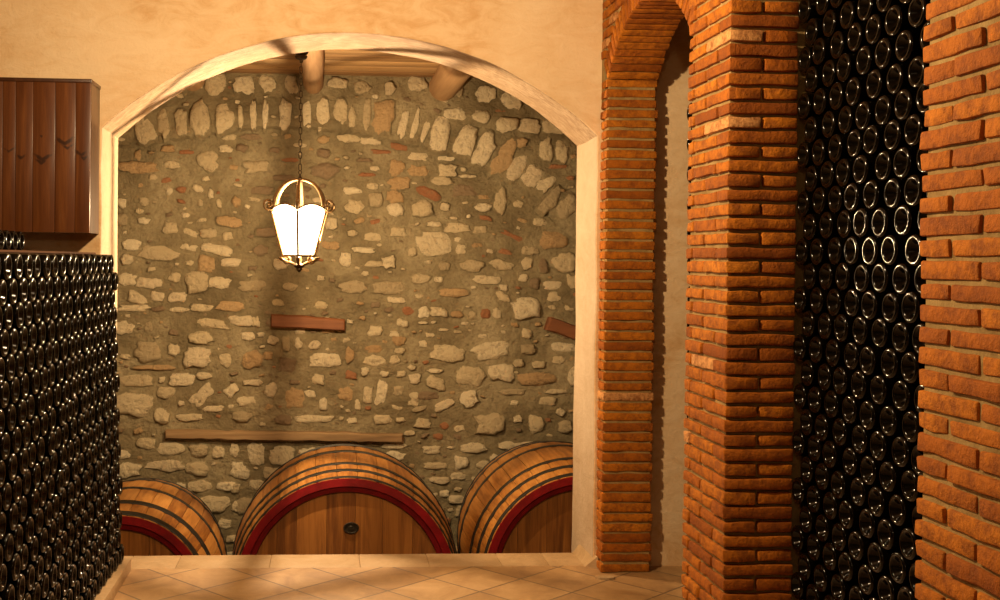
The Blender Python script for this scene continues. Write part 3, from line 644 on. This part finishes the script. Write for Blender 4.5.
for i in range(nz + 1):
    for j in range(nx + 1):
        x, z = float(xs[j]), float(zs[i])
        d = relief(x, z + .012 * noise.noise(Vector((x * 9, 3, z * 9))))
        n = .022 * noise.noise(Vector((x * 3.5, 0, z * 5))) + .012 * noise.noise(Vector((x * 12, 5, z * 14))) + .006 * noise.noise(Vector((x * 33, 9, z * 33)))
        vs.append((x, YS - d - n, z))
fs = [(i * (nx + 1) + j, i * (nx + 1) + j + 1, (i + 1) * (nx + 1) + j + 1, (i + 1) * (nx + 1) + j) for i in range(nz) for j in range(nx)]
mb.add(vs, fs, .5, 0.0)
TONES = {0: (.0, .54), 1: (.60, .72), 2: (.77, .86), 3: (.90, 1.0)}
for s in ST:
    x, z, w, h, rot, tone = s
    lo, hi = TONES[int(tone)]
    t = rnd.uniform(lo, hi) if tone else min(.54, max(.04, rnd.gauss(.36, .14)))
    n = 18
    ph = rnd.uniform(0, 100)
    big = min(w, h)
    hgt = min(.034, .009 + big * .15) * rnd.uniform(.6, 1.35)
    base = YS - relief(x, z)
    a = radians(rot); ca, sa = cos(a), sin(a)
    e = rnd.uniform(.5, .95)
    tiltx, tiltz = rnd.uniform(-.12, .12), rnd.uniform(-.10, .16)
    ring = []
    for k in range(n):
        th = 2 * pi * k / n
        cx_, sz_ = cos(th), sin(th)
        u = math.copysign(abs(cx_) ** e, cx_); v = math.copysign(abs(sz_) ** e, sz_)
        r = 1 + .34 * noise.noise(Vector((u * 1.2 + ph, v * 1.2, ph))) + .26 * noise.noise(Vector((u * 3.0 + ph, v * 3.0, 7)))
        ring.append((u * w / 2 * r * 1.06, v * h / 2 * r * 1.06))
    vs = []; fs = []
    prof = ((1.22, .020), (1.06, -.15 * hgt), (.93, -.75 * hgt), (.72, -1.1 * hgt), (.40, -1.2 * hgt)); KV = (0.0, .30, .66, .95, 1.0)
    for (sc, dy) in prof:
        for (u, v) in ring:
            uu, vv = u * sc, v * sc
            px = x + uu * ca - vv * sa; pz = z + uu * sa + vv * ca
            nzv = noise.noise(Vector((px * 30, ph, pz * 30))) * .55 * hgt if sc < .97 else 0
            vs.append((px, base + dy + nzv + uu * tiltx + vv * tiltz, pz))
    vs.append((x, base - 1.2 * hgt, z))
    for q in range(len(prof) - 1):
        for k in range(n):
            fs.append((q * n + k, q * n + (k + 1) % n, (q + 1) * n + (k + 1) % n, (q + 1) * n + k))
    for k in range(n): fs.append(((len(prof) - 1) * n + k, (len(prof) - 1) * n + (k + 1) % n, len(prof) * n))
    mb.add(vs, fs, t, [KV[q] for q in range(len(prof)) for _ in range(n)] + [1.0])
# solid back
mb.add([(x0, YS + .3, z0), (x1, YS + .3, z0), (x1, YS + .3, z1), (x0, YS + .3, z1)], [(0, 1, 2, 3)])
structure('wall_far', mb, M_STONE, 'rough fieldstone cellar wall with an old relieving arch', 'wall', angle=55)

# cellar ceiling: boards across, logs along
mb = MB()
rnd = random.Random(3)
y = 5.95
while y < 8.4:
    w = rnd.uniform(.16, .24); y1 = min(y + w, 8.42)
    mb.rbox((.2, (y + y1) / 2, 2.905), (2.9, (y1 - y) / 2 - .002, .022), .004, .5, rnd.random(), amp=.002)
    y = y1
structure('ceiling_cellar', mb, M_BEAMW, 'light plank ceiling of the cellar', 'ceiling')
for k, (lx, r, lz) in enumerate(((-.94, .09, 2.835), (-.075, .072, 2.815), (.868, .105, 2.815), (1.83, .10, 2.83))):
    mb = MB(); pts = []; rr = []
    for i in range(13):
        yy = 6.0 + 2.3 * i / 12
        pts.append((lx + .008 * noise.noise(Vector((yy, lx, 1))), yy, lz + .008 * noise.noise(Vector((yy, lx, 4))))); rr.append(r * (1 + .04 * noise.noise(Vector((yy * 2, lx, 9)))))
    mb.tube(pts, rr, 20, tint=rnd.random())
    structure('beam', mb, M_LOG, ['round log beam left of the lantern', 'round log beam the lantern hangs from', 'round log beam near the right side of the arch', 'round log beam hidden behind the right jamb'][k], 'beam')

# timbers walled into the stone
def inset(name, poly, y0, y1, mat, label):
    mb = MB(); n = len(poly)
    cx = sum(p[0] for p in poly) / n; cz = sum(p[1] for p in poly) / n
    P = [Vector((x, 0, z)) for x, z in poly]
    ring = []
    for i in range(n):
        a, b = P[i], P[(i + 1) % n]; m = max(1, int((b - a).length / .06))
        for k in range(m): ring.append(a.lerp(b, k / m))
    ring = [p + Vector((0, 0, .007 * noise.noise(p * 17) + .010 * noise.noise(p * 5))) for p in ring]
    m = len(ring)
    c = Vector((cx, 0, cz))
    vs = [(p.x, y1, p.z) for p in ring] + [(p.x, y0 + .012, p.z) for p in ring]
    for p in ring:
        d = c - p; q = p + Vector((math.copysign(min(.010, abs(d.x)), d.x), 0, math.copysign(min(.010, abs(d.z) * .6), d.z)))
        vs.append((q.x, y0 + .004 * noise.noise(Vector((q.x * 12, 0, q.z * 30))), q.z))
    fs = []
    for r in range(2):
        for k in range(m): fs.append((r * m + k, r * m + (k + 1) % m, (r + 1) * m + (k + 1) % m, (r + 1) * m + k))
    fs.append(tuple(range(2 * m, 3 * m))); fs.append(tuple(range(m - 1, -1, -1)))
    mb.add(vs, fs, .5)
    return tag(mb.build(name, mat), label, 'beam')
inset('timber_lintel', [(-.365, 1.148), (.17, 1.115), (.171, 1.028), (-.365, 1.056)], 8.12, 8.26, M_INSET, 'short reddish brown timber set in the stone wall below the lantern')
inset('timber_lintel', [(1.672, 1.140), (1.98, 1.052), (1.965, .94), (1.642, 1.048)], 8.12, 8.26, M_INSET, 'slanting dark timber in the stone wall beside the right arch jamb')
inset('timber_lintel', [(-1.118, .306), (-.3, .296), (.602, .277), (.603, .214), (-.3, .226), (-1.117, .243)], 8.135, 8.26, M_INSET2, 'long thin weathered timber in the stone wall above the barrels')
# ------------------------------------------------------------------ barrels
def make_barrel(label, cx, cz, y0, length, rf, rb, hoops, rz=0.0, seed=0, bung=None):
    rnd = random.Random(seed)
    root = thing('wine_barrel', label, 'barrel', (cx, y0, cz), rz, 'large oak barrels behind the arch')
    def R(s):                                   # radius at distance s from the front
        u = 2 * s / length - 1
        return rf + (rb - rf) * (1 - abs(u) ** 2.0)
    # staves
    mb = MB(); ns = 34; nl = 14
    angs = [2 * pi * i / ns for i in range(ns)]
    for i in range(ns):
        a0_ = 2 * pi * i / ns + .0022; a1_ = 2 * pi * (i + 1) / ns - .0022
        vs = []; fs = []; na = 4
        for j in range(nl + 1):
            s = length * j / nl; r = R(s)
            for k in range(na + 1):
                a = a0_ + (a1_ - a0_) * k / na
                rr = r - (.0035 if k in (0, na) else 0)
                vs.append((rr * cos(a), s, rr * sin(a)))
        for j in range(nl + 1):                 # inner skin
            s = length * j / nl; r = R(s) - .05
            for k in (0, na):
                a = a0_ + (a1_ - a0_) * k / na; vs.append((r * cos(a), s, r * sin(a)))
        w = na + 1; o = (nl + 1) * w
        for j in range(nl):
            for k in range(na): fs.append((j * w + k, j * w + k + 1, (j + 1) * w + k + 1, (j + 1) * w + k))
            fs.append((o + 2 * j, o + 2 * j + 2, o + 2 * j + 3, o + 2 * j + 1))
            fs.append((j * w, (j + 1) * w, o + 2 * j + 2, o + 2 * j)); fs.append((j * w + na, o + 2 * j + 1, o + 2 * j + 3, (j + 1) * w + na))
        for j in (0, nl):
            fs.append(tuple([j * w + k for k in range(na + 1)] + [o + 2 * j + 1, o + 2 * j]))
        mb.add(vs, fs, min(.95, max(.05, rnd.gauss(.5, .22))))
    mb.build('staves', M_OAK, root)
    # hoops
    for (s, wd) in hoops:
        mb = MB(); prof = []
        r0, r1 = R(s), R(min(length, s + wd))
        prof = [(r0 + .001, s), (r0 + .007, s + .002), (r1 + .007, s + wd - .002), (r1 + .001, s + wd), (r1 - .006, s + wd - .01), (r0 - .006, s + .01), (r0 + .001, s)]
        mb.lathe(prof, 72, Matrix.Rotation(-pi / 2, 4, 'X'))
        mb.build('hoop', M_HOOP, root)
    # painted chime: outer band, groove, inner band
    mb = MB(); Mr = Matrix.Rotation(-pi / 2, 4, 'X')
    mb.lathe([(rf - .003, -.006), (rf - .001, .012), (rf - .05, .02), (rf - .052, -.004), (rf - .048, -.009), (rf - .003, -.006)], 80, Mr)
    rim = mb.build('chime', M_RED, root)
    mb = MB()
    mb.lathe([(rf - .052, .02), (rf - .053, .005), (rf - .057, .002), (rf - .083, .006), (rf - .088, .014), (rf - .088, .05), (rf - .052, .05), (rf - .052, .02)], 80, Mr)
    mb.build('chime_edge', M_RED2, rim)
    # head boards
    for back in (0, 1):
        mb = MB(); r = rf - .085
        yy = .024 if not back else length - .05
        edges = [-r]; 
        while edges[-1] < r - .06: edges.append(min(r, edges[-1] + rnd.uniform(.10, .19)))
        if edges[-1] < r: edges[-1] = r
        for a, b in zip(edges, edges[1:]):
            poly = []
            xs_ = [a + .001 + (b - a - .002) * k / 6 for k in range(7)]
            for x in xs_: poly.append((x, sqrt(max(0, r * r - x * x))))
            for x in reversed(xs_): poly.append((x, -sqrt(max(0, r * r - x * x))))
            p2 = []
            for p in poly:
                if not p2 or (abs(p[0] - p2[-1][0]) + abs(p[1] - p2[-1][1])) > 1e-5: p2.append(p)
            if len(p2) > 2: mb.prism(p2, yy, yy + .03, min(.95, max(.05, rnd.gauss(.52, .34))))
        mb.build('head', M_HEAD, root, smooth=False)
    if bung:
        mb = MB()
        prof = [(0, -.009), (.016, -.009), (.019, -.006), (.036, -.006), (.040, -.011), (.045, -.011), (.048, -.004), (.048, .002), (.03, .004)]
        M = Matrix.Translation((bung[0], .024, bung[1])) @ Matrix.Diagonal((1, 1, .72, 1)) @ Matrix.Rotation(-pi / 2, 4, 'X')
        mb.lathe(prof, 28, M); mb.build('bung_plate', M_BUNG, root)
    # timber cradle the barrel lies on
    mb = MB()
    for s in (.22, length - .30):
        rr = R(s + .04)
        mb.rbox((0, s + .04, (-1.62 - cz - rr + .05) / 2 - .0), (rf * .62, .05, abs(-1.62 - cz + rr - .05) / 2), .008, .2, rnd.random())
    mb.build('cradle', M_INSET2, root)
    return root
make_barrel('large oak barrel in the middle, red rim and round bung plate on its head', .165, -.426, 6.70, 1.2, .665, .722, ((.004, .016), (.115, .03), (.25, .03), (.575, .05), (.92, .03), (1.14, .04)), seed=2, bung=(.025, .36))
make_barrel('smaller oak barrel beside the wine bottle stack, wide stave bands and red rim', -1.185, -.50, 6.70, 1.1, .52, .585, ((.006, .045), (.17, .045), (.47, .03), (.80, .04), (1.05, .045)), seed=5)
make_barrel('oak barrel partly hidden by the right arch jamb, four dark hoops', 1.615, -.365, 6.70, 1.25, .617, .682, ((.008, .03), (.14, .03), (.29, .03), (.68, .035), (.98, .03), (1.2, .04)), seed=9)

# ------------------------------------------------------------------ lantern
LX, LY = -.128, 6.30
ZB, ZT, ZA = 1.567, 1.819, 1.995           # bottom rim, pane top, crown
RB, RT = .101, .176
lan = thing('hanging_lantern', 'lit wrought iron lantern hanging on a chain in the arch', 'lantern', (LX, LY, ZB))
HEX = [radians(-90 + 60 * k - 3) for k in range(6)]
def hv(k, r, z): return Vector((r * cos(HEX[k % 6]), r * sin(HEX[k % 6]), z - ZB))
# panes (bowed top edge)
for k in range(6):
    mb = MB(); a, b = hv(k, RT - .005, ZT), hv(k + 1, RT - .005, ZT); c, d = hv(k, RB - .004, ZB), hv(k + 1, RB - .004, ZB)
    vs = []; n = 10
    for i in range(n + 1):
        u = i / n; up = .030 * (1 - (2 * u - 1) ** 2)
        out = (a.lerp(b, u)); vs.append(out + Vector((0, 0, up))); vs.append(c.lerp(d, u))
    nv_ = len(vs); cen = Vector((0, 0, 0))
    inner = []
    for p in vs:
        q = Vector((p.x, p.y, 0)); inner.append(p - q.normalized() * .003)
    fs = []
    for i in range(n):
        p = 2 * i
        fs.append((p, p + 2, p + 3, p + 1)); fs.append((nv_ + p, nv_ + p + 1, nv_ + p + 3, nv_ + p + 2))
        fs.append((p, nv_ + p, nv_ + p + 2, p + 2)); fs.append((p + 1, p + 3, nv_ + p + 3, nv_ + p + 1))
    fs += [(0, 1, nv_ + 1, nv_), (2 * n, nv_ + 2 * n, nv_ + 2 * n + 1, 2 * n + 1)]
    mb.add(vs + inner, fs); mb.build('glass_pane', M_PANE, lan)
# frame: posts, bottom hexagon, scalloped top rim
mb = MB()
for k in range(6):
    mb.tube([hv(k, RB, ZB), hv(k, RT, ZT)], .0075, 6)
mb.tube([hv(k, RB, ZB) for k in range(6)], .007, 6, closed=True)
for k in range(6):
    a, b = hv(k, RT, ZT), hv(k + 1, RT, ZT)
    mb.tube([a.lerp(b, i / 10) + Vector((0, 0, .032 * (1 - (2 * i / 10 - 1) ** 2))) for i in range(11)], .005, 6)
mb.build('frame', M_IRON, lan)
# six arms rising to the crown, each ending in a scroll at the rim
for k in range(6):
    mb = MB(); d = Vector((cos(HEX[k]), sin(HEX[k]), 0))
    pts = []
    for i in range(15):                        # arch from rim to crown
        t = i / 14; r = .155 * cos(t * pi / 2) ** .9 + .004; z = ZT + .01 + (ZA - ZT - .012) * sin(t * pi / 2)
        pts.append(d * r + Vector((0, 0, z - ZB)))
    mb.tube(pts, [.0125 - .005 * i / 14 for i in range(15)], 8)
    sc = []
    for i in range(22):                        # volute outside the rim
        t = i / 21; ang = -pi / 2 - .6 + t * 2.35 * pi; rr = .033 * (1 - .66 * t)
        sc.append(d * (RT + .014 + rr * cos(ang)) + Vector((0, 0, ZT + .030 - ZB + rr * sin(ang))))
    mb.tube([d * .160 + Vector((0, 0, ZT - .004 - ZB))] + sc, .0078, 7)
    mb.build('scroll_arm', M_IRON, lan)
# crown hub and ring
mb = MB()
mb.lathe([(0, ZA - ZB - .02), (.012, ZA - ZB - .018), (.017, ZA - ZB - .006), (.012, ZA - ZB + .006), (.006, ZA - ZB + .016), (.005, ZA - ZB + .03), (0, ZA - ZB + .032)], 14)
mb.tube([Vector((.009 * cos(2 * pi * i / 14), 0, ZA - ZB + .038 + .009 * sin(2 * pi * i / 14))) for i in range(14)], .0025, 6, closed=True)
mb.build('crown', M_IRON_DARK, lan)
# basket of leaves and finial below
mb = MB()
for k in range(6):
    d = Vector((cos(HEX[k]), sin(HEX[k]), 0))
    pts = []
    for i in range(12):
        t = i / 11; pts.append(d * (.100 * (1 - t) ** .8 + .018 + .012 * sin(t * 2 * pi)) + Vector((0, 0, -.008 - .05 * t)))
    mb.tube(pts, [.011 - .004 * t / 11 for t in range(12)], 7)
    cur = []
    for i in range(14):
        t = i / 13; ang = pi / 2 + t * 2.1 * pi; rr = .022 * (1 - .6 * t)
        cur.append(d * (.080 + rr * cos(ang)) + Vector((0, 0, -.026 + rr * sin(ang))))
    mb.tube(cur, .0072, 7)
bask = mb.build('leaf_basket', M_IRON, lan)
mb = MB()
mb.lathe([(.0, -.04), (.03, -.044), (.036, -.052), (.028, -.062), (.016, -.070), (.017, -.078), (.009, -.088), (0, -.094)], 18)
mb.build('finial', M_IRON_DARK, lan)
mb = MB()
mb.lathe([(0, .035), (.012, .036), (.014, .05), (.012, .075), (.008, .08), (.007, .10), (0, .101)], 14)
mb.tube([(0, 0, -.04), (0, 0, .04)], .005, 8)
mb.build('lamp_holder', M_IRON_DARK, lan)
# chain up to a small canopy under the log
mb = MB(); z = ZA - ZB + .046; zt = 2.648 - ZB; k = 0
while z < zt + .004:
    L, W = .021, .008; pts = []
    for i in range(16):
        a = 2 * pi * i / 16; s = .55
        px = W * cos(a); pz = (L - W) * (1 if sin(a) > 0 else -1) * .9 + W * sin(a)
        pts.append(Vector((px, 0, z + L + pz)) if k % 2 == 0 else Vector((0, px, z + L + pz)))
    mb.tube(pts, .0026, 6, closed=True)
    z += 2 * L - .008; k += 1
mb.build('chain', M_IRON_DARK, lan)
mb = MB(); zc = 2.648 - ZB
mb.lathe([(0, zc - .004), (.008, zc - .002), (.011, zc + .012), (.030, zc + .020), (.036, zc + .034), (.030, zc + .042), (.040, zc + .052), (.042, zc + .075), (.030, zc + .078), (.030, zc + .102), (0, zc + .103)], 20)
mb.build('canopy', M_IRON_DARK, lan)

# ------------------------------------------------------------------ wall cabinet
cab = thing('wall_cabinet', 'dark stained wooden cabinet on the wall above the wine bottle stack', 'cabinet', (-1.55, 5.60, 1.662))
CF, CB_, CZ0, CZ1 = 5.383, 5.60, 1.662, 2.388
def rel(mb): mb.v = [(x + 1.55, y - 5.60, z - 1.662) for x, y, z in mb.v]; return mb
mb = MB()
mb.box((-1.112, CF + .018, CZ0), (-1.098, CB_, CZ1 - .018), .55)
mb.box((-2.0, CF + .018, CZ0), (-1.986, CB_, CZ1 - .018), .55)
mb.box((-1.986, CF + .02, CZ0 + .004), (-1.112, CB_, CZ0 + .022), .4)
mb.box((-1.986, CB_ - .012, CZ0 + .022), (-1.112, CB_, CZ1 - .018), .4)
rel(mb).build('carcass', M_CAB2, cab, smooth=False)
mb = MB()
edges = [-2.0, -1.895, -1.79, -1.69, -1.60, -1.505, -1.445, -1.365, -1.262, -1.168, -1.098]
for i, (a, b) in enumerate(zip(edges, edges[1:])):
    t = [.47, .53, .5, .46, .52, .44, .54, .47, .53, .42][i]
    mb.rbox(((a + b) / 2, CF + .009, (CZ0 + CZ1 - .018) / 2), ((b - a) / 2 - .0006, .009, (CZ1 - .018 - CZ0) / 2), .002, .3, t)
d = rel(mb).build('front_boards', M_CAB, cab)
# wood pattern of the boards is laid out in room coordinates
for n_ in (): pass
mb = MB()
mb.rbox((-1.549, (CF + CB_) / 2 - .003, CZ1 - .009), (.456, (CB_ - CF) / 2 + .003, .009), .003, .5, .6)
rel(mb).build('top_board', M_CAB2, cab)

# ------------------------------------------------------------------ wine bottles
BR, BL = .0458, .305
def bottle_prof(n_seg):
    rt, rc = .0088, BR - .0088                    # rounded heel and the ring it rests on
    p = [(0, .032), (.009, .0305), (.017, .0255), (.0235, .0175)]
    for a in (150, 136, 122, 108, 94, 80, 66, 52, 38, 24, 10, 0):
        p.append((rc + rt * cos(radians(a)), rt - rt * sin(radians(a))))
    p += [(BR, .02), (BR, .10), (BR, .165), (.044, .182), (.038, .200), (.029, .222), (.021, .243), (.0155, .262), (.0138, .280), (.0138, .286), (.0150, .288), (.0150, .300), (.0140, BL), (0, BL)]
    return p
def bottle_mesh(seg):
    mb = MB(); mb.lathe(bottle_prof(seg), seg, Matrix.Rotation(pi / 2, 4, 'Y')); return mb      # bottom at origin, neck towards +X
BM = bottle_mesh(36).mesh('wine_bottle', M_BOTTLE, True, 180)
BM_LO = bottle_mesh(18)
ORD = ['zeroth', 'first', 'second', 'third', 'fourth', 'fifth', 'sixth', 'seventh', 'eighth', 'ninth', 'tenth', 'eleventh', 'twelfth', 'thirteenth', 'fourteenth', 'fifteenth', 'sixteenth', 'seventeenth', 'eighteenth', 'nineteenth', 'twentieth', 'twenty-first', 'twenty-second', 'twenty-third', 'twenty-fourth', 'twenty-fifth', 'twenty-sixth', 'twenty-seventh', 'twenty-eighth', 'twenty-ninth', 'thirtieth']

# camera model (also used to rank the bottles by how large they show)
FPX, PPX, PPY, YAW, PITCH, ROLL, EYE = 1120.0, 396.0, 272.3, math.atan(74 / 1120), .0112, .0105, 1.55
CF_ = Vector((sin(YAW) * cos(PITCH), cos(YAW) * cos(PITCH), -sin(PITCH)))
CR0 = Vector((cos(YAW), -sin(YAW), 0)); CU0 = CR0.cross(CF_)
CR_ = CR0 * cos(ROLL) + CU0 * sin(ROLL); CU_ = -CR0 * sin(ROLL) + CU0 * cos(ROLL)
def proj(p):
    d = Vector(p) - Vector((0, 0, EYE)); z = d.dot(CF_)
    return PPX + FPX * d.dot(CR_) / z, PPY - FPX * d.dot(CU_) / z, z

PITCHY, ROWZ = .121, .0826
rnd = random.Random(14)
spots = []           # (shown, size, position, yaw, label, group)
stuff = []           # transforms of the rest
# left stack: bottoms look to +X; it ends at the arch
NL_ROWS = 18
for r in range(NL_ROWS):                 # r = 0 is the top row
    z = 1.514 - r * ROWZ
    for c in range(22):
        y = (5.452 if r % 2 == 0 else 5.505) - c * PITCHY if r % 2 == 0 else 5.505 - c * PITCHY
        x = -.998 + .031 * (1.5 - z) - .016 * (5.5 - y) + rnd.uniform(-.005, .004)
        p = (x, y + rnd.uniform(-.003, .003), z + rnd.uniform(-.002, .002))
        px, py, d = proj(p)
        vis = px > -3 and py < 612
        spots.append(['L', vis, FPX * FPX * .089 ** 2 / d ** 3 * abs(x), p, pi + .016 + rnd.uniform(-.012, .012), r, c])
        if c < 20: stuff.append(((x - .345, y - PITCHY / 2, z), 0.0, 1))       # the layer behind lies the other way round
# right stack in the niche: bottoms look to -X
XB = 1.640
for r in range(30):
    z = 2.42 - r * ROWZ
    for c in range(10):
        y = 3.750 - c * PITCHY - (PITCHY / 2 if r % 2 else 0)
        if y < 2.62: continue
        x = XB + rnd.uniform(-.005, .004)
        p = (x, y + rnd.uniform(-.004, .004), z + rnd.uniform(-.003, .003))
        px, py, d = proj(p)
        # hidden behind the near pillar?
        lim = XW * FPX / PN1
        vis = -16 < py < 616 and px - 14 < proj((XW, PN1, z))[0]
        spots.append(['R', vis, FPX * FPX * .089 ** 2 / d ** 3 * abs(x), p, rnd.uniform(-.012, .012), r, c])
        if c < 9 and y - PITCHY / 2 > 2.62: stuff.append(((x + .345, y - PITCHY / 2, z), pi, 1))
# order within each stack, counted as the picture shows it
rows = {}
for s in spots:
    if s[1]: rows.setdefault((s[0], s[5]), []).append(s)
rR = sorted({k[1] for k in rows if k[0] == 'R'})
for (side, r), lst in rows.items():
    if side == 'L':
        lst.sort(key=lambda s: -s[3][1])
        for i, s in enumerate(lst):
            s.append('dark wine bottle in left stack, %s, %s from arch end' % (ORD[r + 1] + ' row down' if r else 'top row', ORD[i + 1]))
    else:
        lst.sort(key=lambda s: -s[3][1])
        for i, s in enumerate(lst):
            s.append('dark wine bottle in brick niche, %s row down, %s from middle pillar' % (ORD[rR.index(r) + 1], ORD[i + 1]))
vis = sorted([s for s in spots if s[1]], key=lambda s: -s[2])
single = vis[:300]; rest = vis[300:] + [s for s in spots if not s[1]]
for s in single:
    o = bpy.data.objects.new('wine_bottle', BM); COL.objects.link(o)
    o.location = s[3]; o.rotation_euler = (rnd.uniform(0, 6.28), 0, s[4]); o.rotation_mode = 'XYZ'
    tag(o, s[7], 'bottle', 'wine bottles stacked in the left wall stack' if s[0] == 'L' else 'wine bottles stacked in the brick niche')
mb = MB()
def put(p, rz, mb, src=BM_LO):
    M = Matrix.Translation(p) @ Matrix.Rotation(rz, 4, 'Z')
    mb.add([M @ Vector(v) for v in src.v], src.f)
for s in rest: put(s[3], s[4], mb)
for (p, rz, k) in stuff: put(p, rz, mb)
# a stack behind the middle pillar: only its end shows past the brick
for r in range(32):
    z = 2.262 - r * .0721
    for c in range(8):
        y = 5.21 - .121 * c - (.0605 if r % 2 else 0)
        if y > PM1 + .06: put((1.729 + (2.262 - z) * .0136, y, z), 0.0, mb)
o = mb.build('wine_bottles', M_BOTTLE, None, True, 180)
tag(o, 'remaining dark wine bottles deep in the wine stacks', 'bottle', None, 'stuff')
# a few bottles lying further back under the cabinet
for k, w in enumerate(('nearest the arch of five', 'second from the arch of five', 'third of five from the arch', 'fourth of five from the arch', 'farthest from the arch of five')):
    o = bpy.data.objects.new('wine_bottle', BM); COL.objects.link(o)
    o.location = (-1.36, 5.19 - .108 * k, 1.6155); o.rotation_euler = (k * 1.3, 0, pi)
    tag(o, 'dark wine bottle lying under the cabinet, ' + w, 'bottle', 'wine bottles lying under the cabinet')
mb = MB()
mb.rbox((0, 0, .0045), (.33, .92, .0045), .002, .3, .5, amp=.0008)
sb = mb.build('shelf_board', M_SHELF); sb.location = (-1.39, 4.42, 1.5605)
tag(sb, 'thin wooden board lying on top of the left wine bottle stack', 'board')
# plastered kerbs the stacks stand on
mb = MB(); mb.rbox((-1.252, 3.5, .026), (.325, 2.1, .036), .006, .3, .5, amp=.003)
structure('trim_3', mb, M_SILL, 'low pale kerb under the left bottle stack', 'kerb')
mb = MB(); mb.box((1.63, PN1 - .02, 0), (2.06, PM0 + .02, .03)); structure('trim_4', mb, M_ROUGH, smooth=False)

# little chip of tile on the floor by the small arch
mb = MB()
poly = [(-.048, .004), (-.03, -.022), (.012, -.028), (.044, -.014), (.05, .01), (.02, .022), (-.02, .020)]
mb.prism(poly, 0, .010); mb.v = [(x + .0, z, y) for x, y, z in mb.v]
ch = mb.build('tile_chip', M_SILL, None, smooth=False); ch.location = (1.395, 5.385, 0.0)
tag(ch, 'small broken tile chip on the floor at the foot of the brick arch', 'chip')

# ------------------------------------------------------------------ light
def point(name, loc, power, color, size):
    l = bpy.data.lights.new(name, 'POINT'); l.energy = power; l.color = color; l.shadow_soft_size = size
    o = bpy.data.objects.new(name, l); COL.objects.link(o); o.location = loc; return o
point('lantern_bulb', (LX + .02, LY - .004, 1.70), LANTERN_POWER, WARM, .010)
point('unseen_hall_light', (-.04, 3.40, 2.62), LAMP_POWER, WARM2, .05)
point('unseen_hall_light', (-.25, -.55, 2.62), 34.0, WARM2, .05)  # added behind the camera to lift the pillar return and bottle glints
w = bpy.data.worlds.new('World'); SC.world = w; w.use_nodes = True
w.node_tree.nodes['Background'].inputs[0].default_value = (.01, .007, .004, 1)

# ------------------------------------------------------------------ camera
cam = bpy.data.cameras.new('camera'); co = bpy.data.objects.new('camera', cam); COL.objects.link(co)
Rm = Matrix((CR_, CU_, -CF_)).transposed()
co.matrix_world = Matrix.Translation((0, 0, EYE)) @ Rm.to_4x4()
cam.sensor_fit = 'HORIZONTAL'; cam.sensor_width = 36.0; cam.lens = FPX / 1000 * 36.0
cam.shift_x = (500 - PPX) / 1000; cam.shift_y = (PPY - 300) / 1000
cam.clip_start = .05; cam.clip_end = 100
SC.camera = co
SC.cycles.use_denoising = True
SC.view_settings.view_transform = 'Standard'; SC.view_settings.look = 'None'
SC.view_settings.gamma = 1.0; SC.view_settings.exposure = 0.0; SC.view_settings.use_curve_mapping = False
